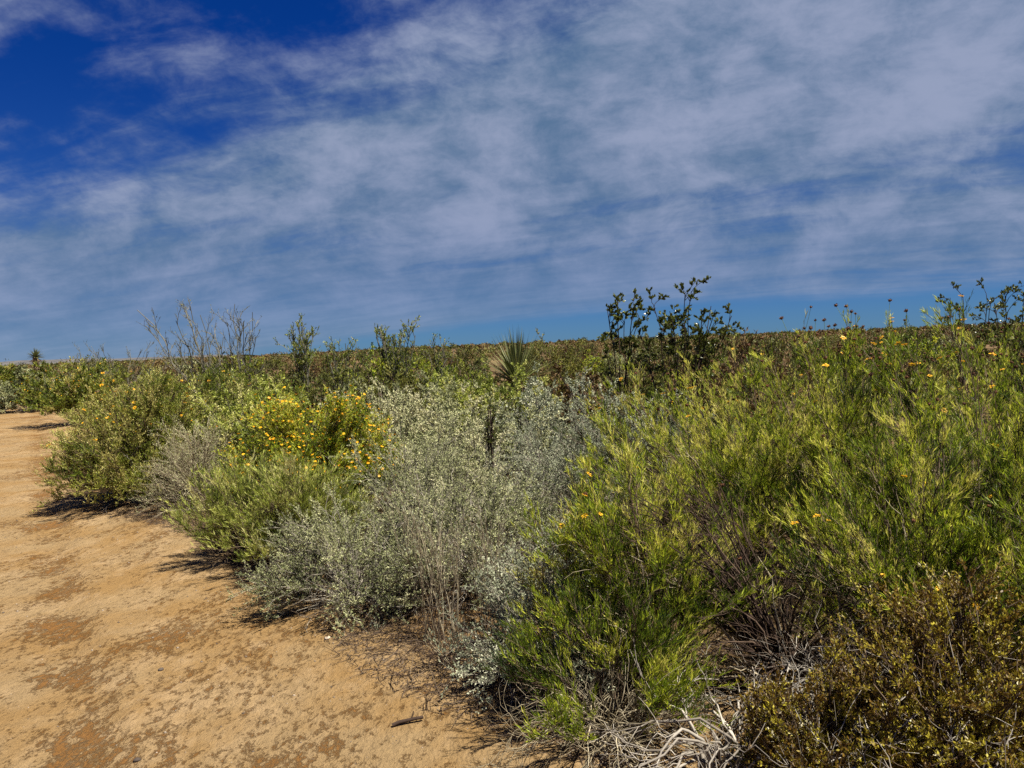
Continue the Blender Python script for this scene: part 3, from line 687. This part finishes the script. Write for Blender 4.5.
# ================================================================== ground
def ground():
    ya = np.concatenate([np.linspace(-70, 70, 520)])
    rad = np.concatenate([[0.4], np.geomspace(0.8, 60, 330), np.geomspace(62, 9000, 90)])
    an = np.concatenate([np.linspace(-58, 58, 460), np.linspace(58, 302, 60)[1:-1]])
    a = np.radians(an)
    X = rad[:, None] * np.sin(a)[None]; Y = rad[:, None] * np.cos(a)[None]
    Z = gz(X, Y)
    nr, na = X.shape
    V = np.stack([X, Y, Z], -1).reshape(-1, 3)
    i = np.arange(nr * na).reshape(nr, na)
    F = np.stack([i[:-1], i[1:], np.roll(i, -1, 1)[1:], np.roll(i, -1, 1)[:-1]], -1).reshape(-1, 4)
    c = np.concatenate([V, [[0, 0, float(gz(0, 0))]]])
    F3 = np.stack([i[0], np.roll(i[0], -1), np.full(na, nr * na)], -1)
    me = make_mesh('ground', [(c, F, 0.5)])
    # centre fan
    me2 = make_mesh('ground', [(c, F, 0.5), (c, F3, 0.5)])
    me2.polygons.foreach_set('use_smooth', np.ones(len(me2.polygons), bool))
    m, N, L = new_mat('sand')
    tc = N.new('ShaderNodeTexCoord')

    def noise(scale, det=5, rough=0.55, vec=None, dist=0.0):
        n = N.new('ShaderNodeTexNoise'); n.inputs['Scale'].default_value = scale; n.inputs['Detail'].default_value = det
        n.inputs['Roughness'].default_value = rough; n.inputs['Distortion'].default_value = dist
        L.new(vec or tc.outputs['Object'], n.inputs['Vector']); return n.outputs[0]

    def math_(op, a, b=None, c=None, clamp=False):
        n = N.new('ShaderNodeMath'); n.operation = op; n.use_clamp = clamp
        for k, v in enumerate((a, b, c)):
            if v is None: continue
            if isinstance(v, (int, float)): n.inputs[k].default_value = v
            else: L.new(v, n.inputs[k])
        return n.outputs[0]

    def rng_(v, a, b, lo=0.0, hi=1.0, smooth=True):
        n = N.new('ShaderNodeMapRange'); n.interpolation_type = 'SMOOTHSTEP' if smooth else 'LINEAR'
        L.new(v, n.inputs[0]); n.inputs[1].default_value = a; n.inputs[2].default_value = b; n.inputs[3].default_value = lo; n.inputs[4].default_value = hi
        return n.outputs[0]

    def mix(f, a, b):
        n = N.new('ShaderNodeMix'); n.data_type = 'RGBA'
        if isinstance(f, (int, float)): n.inputs[0].default_value = f
        else: L.new(f, n.inputs[0])
        for s, v in ((6, a), (7, b)):
            if isinstance(v, tuple): n.inputs[s].default_value = (*v, 1)
            else: L.new(v, n.inputs[s])
        return n.outputs[2]

    sx = N.new('ShaderNodeSeparateXYZ'); L.new(tc.outputs['Object'], sx.inputs[0])
    # soil crust: pale film, worn through to darker orange grit in ragged patches and along the wheel track
    mp = N.new('ShaderNodeMapping'); mp.inputs['Scale'].default_value = (1.0, 0.55, 1.0); mp.inputs['Rotation'].default_value = (0, 0, 0.4)
    L.new(tc.outputs['Object'], mp.inputs[0]); st = mp.outputs[0]
    big = noise(0.9, 3, 0.5)
    fine = noise(30, 10, 0.8, st, 0.2)
    mid = noise(3.2, 5, 0.6, st, 0.3)
    tr = math_('ADD', sx.outputs[0], math_('MULTIPLY_ADD', sx.outputs[1], 0.62, -0.06))
    tr = math_('ADD', tr, math_('MULTIPLY_ADD', noise(1.4, 2), 0.34, -0.17))
    track = rng_(math_('ABSOLUTE', tr), 0.05, 0.30, 1.0, 0.0)
    brk = math_('MULTIPLY', track, rng_(noise(2.2, 3), 0.38, 0.58))
    worn = math_('ADD', math_('ADD', math_('MULTIPLY', mid, 0.27), math_('ADD', math_('MULTIPLY', fine, 0.80), math_('MULTIPLY', noise(10, 5, 0.65, st, 0.2), 0.14))), math_('MULTIPLY', brk, 0.075))
    worn = math_('ADD', worn, math_('MULTIPLY_ADD', big, 0.3, -0.15))
    w = rng_(worn, 0.622, 0.73)
    pale = rng_(math_('ADD', math_('MULTIPLY', noise(7, 6, 0.7, st), 0.6), math_('MULTIPLY', noise(1.1, 3), 0.5)), 0.52, 0.68)
    grain = noise(240, 3, 0.7)
    base = mix(rng_(noise(1.6, 4), 0.35, 0.65), (0.248, 0.167, 0.079), (0.228, 0.136, 0.050))
    base = mix(math_('MULTIPLY', pale, 0.7), base, (0.315, 0.215, 0.11))
    base = mix(math_('MULTIPLY', w, 0.86), base, (0.160, 0.070, 0.014))
    # plain: browner soil away from the road
    e = math_('ADD', math_('ADD', sx.outputs[0], math_('MULTIPLY', sx.outputs[1], 0.82)), math_('MULTIPLY_ADD', noise(1.5, 4), 1.2, -3.35))
    e = math_('ADD', e, math_('MULTIPLY', math_('MAXIMUM', math_('SUBTRACT', sx.outputs[1], 8.0), 0.0), -0.17))
    e = math_('ADD', e, math_('MULTIPLY', math_('MAXIMUM', math_('SUBTRACT', sx.outputs[1], 31.0), 0.0), 0.8))
    soil = mix(rng_(noise(0.05, 6, 0.6), 0.4, 0.6), (0.075, 0.046, 0.020), (0.165, 0.104, 0.050))
    base = mix(rng_(e, 0.1, 1.5), base, soil)
    gmul = rng_(math_('ADD', math_('MULTIPLY', grain, 0.5), math_('MULTIPLY', noise(70, 6, 0.75, st), 0.5)), 0.3, 0.7, 0.72, 1.24, False)
    sc = N.new('ShaderNodeVectorMath'); sc.operation = 'SCALE'; L.new(base, sc.inputs[0]); L.new(gmul, sc.inputs['Scale'])
    b = N.new('ShaderNodeBsdfPrincipled'); b.inputs['Roughness'].default_value = 0.92; b.inputs['Specular IOR Level'].default_value = 0.12
    L.new(sc.outputs[0], b.inputs['Base Color'])
    hgt = math_('ADD', math_('MULTIPLY', w, -0.010), math_('ADD', math_('MULTIPLY', fine, 0.016), math_('MULTIPLY', grain, 0.0022)))
    hgt = math_('ADD', hgt, math_('MULTIPLY', noise(6, 7, 0.7, st), 0.075))
    bp = N.new('ShaderNodeBump'); bp.inputs['Strength'].default_value = 0.9; bp.inputs['Distance'].default_value = 1.0
    L.new(hgt, bp.inputs['Height']); L.new(bp.outputs[0], b.inputs['Normal'])
    o = N.new('ShaderNodeOutputMaterial'); L.new(b.outputs[0], o.inputs[0])
    bpy.data.meshes.remove(me)
    g = link('ground', me2, m); g['kind'] = 'structure'; g['label'] = 'sandy road and desert soil'


ground()

# far blue ridge on the left horizon
rng = np.random.default_rng(500)
n = 160
X = np.linspace(-7200, -2600, n)
h = 20 + 26 * np.interp(X, [-7200, -5200, -4400, -3600, -2600], [0.9, 1.0, 0.75, 0.5, 0.0]) + 5 * np.sin(X / 260) + 3 * np.sin(X / 97 + 1)
prof = [(-900, -12), (-380, 0.45), (-120, 0.9), (0, 1.0), (260, 0.7), (900, -12)]
V = np.array([[x, 7600 + dy + 60 * math.sin(x / 300), (hh * z if z > 0 else z)] for x, hh in zip(X, h) for dy, z in prof])
F = np.array([[i * 6 + j, (i + 1) * 6 + j, (i + 1) * 6 + j + 1, i * 6 + j + 1] for i in range(n - 1) for j in range(5)])
rm = tint_mat('ridge_rock', [(0, (0.05, 0.05, 0.05)), (1, (0.12, 0.11, 0.10))], 0.9)
g = link('hills', make_mesh('hills', [(V, F, rng.uniform(0, 1, len(F)))]), rm); g['kind'] = 'structure'; g['label'] = 'low blue ridge on the far left horizon'

# ================================================================== camera
cam = bpy.data.cameras.new('camera'); cam.sensor_width = 36; cam.lens = FPX * 36 / 1024; cam.clip_start = 0.05; cam.clip_end = 30000
co = bpy.data.objects.new('camera', cam); C.objects.link(co)
co.matrix_world = Matrix.Translation((0, 0, CAMZ)) @ Matrix.Rotation(math.radians(90) - PITCH, 4, 'X') @ Matrix.Rotation(-ROLL, 4, 'Z')
bpy.context.scene.camera = co

# ================================================================== light and sky
SUN_AZ, SUN_EL = math.radians(114), math.radians(64)   # azimuth clockwise from the view direction
sd = Vector((math.sin(SUN_AZ) * math.cos(SUN_EL), math.cos(SUN_AZ) * math.cos(SUN_EL), math.sin(SUN_EL)))
sun = bpy.data.lights.new('sun', 'SUN'); sun.energy = 5.0; sun.angle = math.radians(0.53); sun.color = (1.0, 0.95, 0.86)
so = bpy.data.objects.new('sun', sun); C.objects.link(so); so.rotation_euler = sd.to_track_quat('Z', 'Y').to_euler()

w = bpy.data.worlds.new('World'); bpy.context.scene.world = w; w.use_nodes = True
N, L = w.node_tree.nodes, w.node_tree.links
N.clear()
sky = N.new('ShaderNodeTexSky'); sky.sky_type = 'NISHITA'; sky.sun_disc = False; sky.sun_elevation = SUN_EL; sky.sun_rotation = SUN_AZ
sky.altitude = 1500; sky.air_density = 1.0; sky.dust_density = 0.1; sky.ozone_density = 3.0


def vm(op, a, b=None, s=None):
    n = N.new('ShaderNodeVectorMath'); n.operation = op
    for k, v in ((0, a), (1, b)):
        if v is None: continue
        if isinstance(v, tuple): n.inputs[k].default_value = v
        else: L.new(v, n.inputs[k])
    if s is not None:
        if isinstance(s, (int, float)): n.inputs['Scale'].default_value = s
        else: L.new(s, n.inputs['Scale'])
    return n.outputs[0]


def mth(op, a, b=None, c=None, clamp=False):
    n = N.new('ShaderNodeMath'); n.operation = op; n.use_clamp = clamp
    for k, v in enumerate((a, b, c)):
        if v is None: continue
        if isinstance(v, (int, float)): n.inputs[k].default_value = v
        else: L.new(v, n.inputs[k])
    return n.outputs[0]


def mr(v, a, b, lo=0.0, hi=1.0, sm=True):
    n = N.new('ShaderNodeMapRange'); n.interpolation_type = 'SMOOTHSTEP' if sm else 'LINEAR'
    L.new(v, n.inputs[0]); n.inputs[1].default_value = a; n.inputs[2].default_value = b; n.inputs[3].default_value = lo; n.inputs[4].default_value = hi
    return n.outputs[0]


def nz(vec, scale, det=6, rough=0.55, dist=0.0):
    n = N.new('ShaderNodeTexNoise'); n.inputs['Scale'].default_value = scale; n.inputs['Detail'].default_value = det
    n.inputs['Roughness'].default_value = rough; n.inputs['Distortion'].default_value = dist
    L.new(vec, n.inputs['Vector']); return n.outputs


tc = N.new('ShaderNodeTexCoord'); sp = N.new('ShaderNodeSeparateXYZ'); L.new(tc.outputs['Generated'], sp.inputs[0])
dz = mth('MAXIMUM', mth('ADD', sp.outputs[2], 0.12), 0.06)
u = mth('DIVIDE', sp.outputs[0], dz); v = mth('DIVIDE', sp.outputs[1], dz)
cb = N.new('ShaderNodeCombineXYZ'); L.new(u, cb.inputs[0]); L.new(v, cb.inputs[1])
uv = cb.outputs[0]                                        # flat cloud deck seen in perspective
wn = nz(uv, 1.1, 3, 0.5)
warp = vm('ADD', uv, vm('SCALE', vm('SUBTRACT', wn[1], (0.5, 0.5, 0.5)), None, 0.35))
mp = N.new('ShaderNodeMapping'); mp.vector_type = 'TEXTURE'
mp.inputs['Rotation'].default_value = (0, 0, math.radians(-24)); mp.inputs['Scale'].default_value = (2.6, 0.75, 1)
mp.inputs['Location'].default_value = (3.7, -2.0, 0)
L.new(warp, mp.inputs[0])
n1 = nz(mp.outputs[0], 0.95, 5, 0.5)[0]                   # broad diagonal bands
dv = vm('MULTIPLY', tc.outputs['Generated'], (1.0, 1.0, 1.7))
wd = vm('ADD', dv, vm('SCALE', vm('SUBTRACT', nz(dv, 5.0, 3, 0.5)[1], (0.5, 0.5, 0.5)), None, 0.10))
n2 = nz(wd, 7.5, 11, 0.64)[0]                              # mottling
n3 = nz(uv, 0.6, 3, 0.5)[0]
n4 = nz(mp.outputs[0], 3.2, 5, 0.6, 0.3)[0]              # wisps
cover = mr(mth('ADD', mth('MULTIPLY', u, 0.6), v), 1.05, 2.4, -0.115, 0.18)       # the deck thins out towards the upper left
far = mr(mth('ADD', mth('MULTIPLY', u, 0.5), v), 5.6, 7.6, 0.0, -0.36)   # and ends before the horizon
fade = mr(v, 2.5, 7.0, 1.0, 0.3)                           # far parts of the deck blend together
n1 = mth('ADD', mth('MULTIPLY', mth('SUBTRACT', n1, 0.5), fade), 0.5); n2 = mth('ADD', mth('MULTIPLY', mth('SUBTRACT', n2, 0.5), fade), 0.5)
dens = mth('ADD', mth('ADD', mth('MULTIPLY', n1, 0.62), mth('MULTIPLY', n2, 0.40)), mth('MULTIPLY', n3, 0.18))
dens = mth('ADD', dens, mth('MULTIPLY', mth('MULTIPLY', mth('SUBTRACT', n4, 0.5), fade), 0.27))
dens = mth('ADD', mth('ADD', dens, cover), far)
cl = mr(dens, 0.50, 0.77)
lit = mr(mth('ADD', mth('MULTIPLY', n2, 0.66), mth('ADD', mth('MULTIPLY', n1, 0.22), mth('MULTIPLY', n4, 0.12))), 0.38, 0.64)
mixc = N.new('ShaderNodeMix'); mixc.data_type = 'RGBA'; L.new(lit, mixc.inputs[0])
mixc.inputs[6].default_value = (0.80, 1.42, 2.35, 1); mixc.inputs[7].default_value = (2.45, 2.85, 3.95, 1)
tint = N.new('ShaderNodeMix'); tint.data_type = 'RGBA'; L.new(mr(sp.outputs[2], 0.0, 0.40), tint.inputs[0])
tint.inputs[6].default_value = (0.11, 0.235, 0.48, 1); tint.inputs[7].default_value = (0.012, 0.150, 0.50, 1)
grade = N.new('ShaderNodeMix'); grade.data_type = 'RGBA'; grade.blend_type = 'MULTIPLY'; grade.inputs[0].default_value = 1
L.new(sky.outputs[0], grade.inputs[6]); L.new(tint.outputs[2], grade.inputs[7])
fin = N.new('ShaderNodeMix'); fin.data_type = 'RGBA'
L.new(mth('MULTIPLY', cl, mr(v, 2.4, 6.5, 0.90, 0.60)), fin.inputs[0]); L.new(grade.outputs[2], fin.inputs[6]); L.new(mixc.outputs[2], fin.inputs[7])
bg = N.new('ShaderNodeBackground'); bg.inputs['Strength'].default_value = 0.06
L.new(fin.outputs[2], bg.inputs[0])
ow = N.new('ShaderNodeOutputWorld'); L.new(bg.outputs[0], ow.inputs[0])

sc = bpy.context.scene
sc.view_settings.view_transform = 'Standard'; sc.view_settings.look = 'None'; sc.view_settings.gamma = 1; sc.view_settings.use_curve_mapping = False
sc.view_settings.exposure = 1.17
sc.cycles.use_denoising = False; sc.cycles.max_bounces = 6; sc.cycles.diffuse_bounces = 3; sc.cycles.glossy_bounces = 2; sc.cycles.transmission_bounces = 3
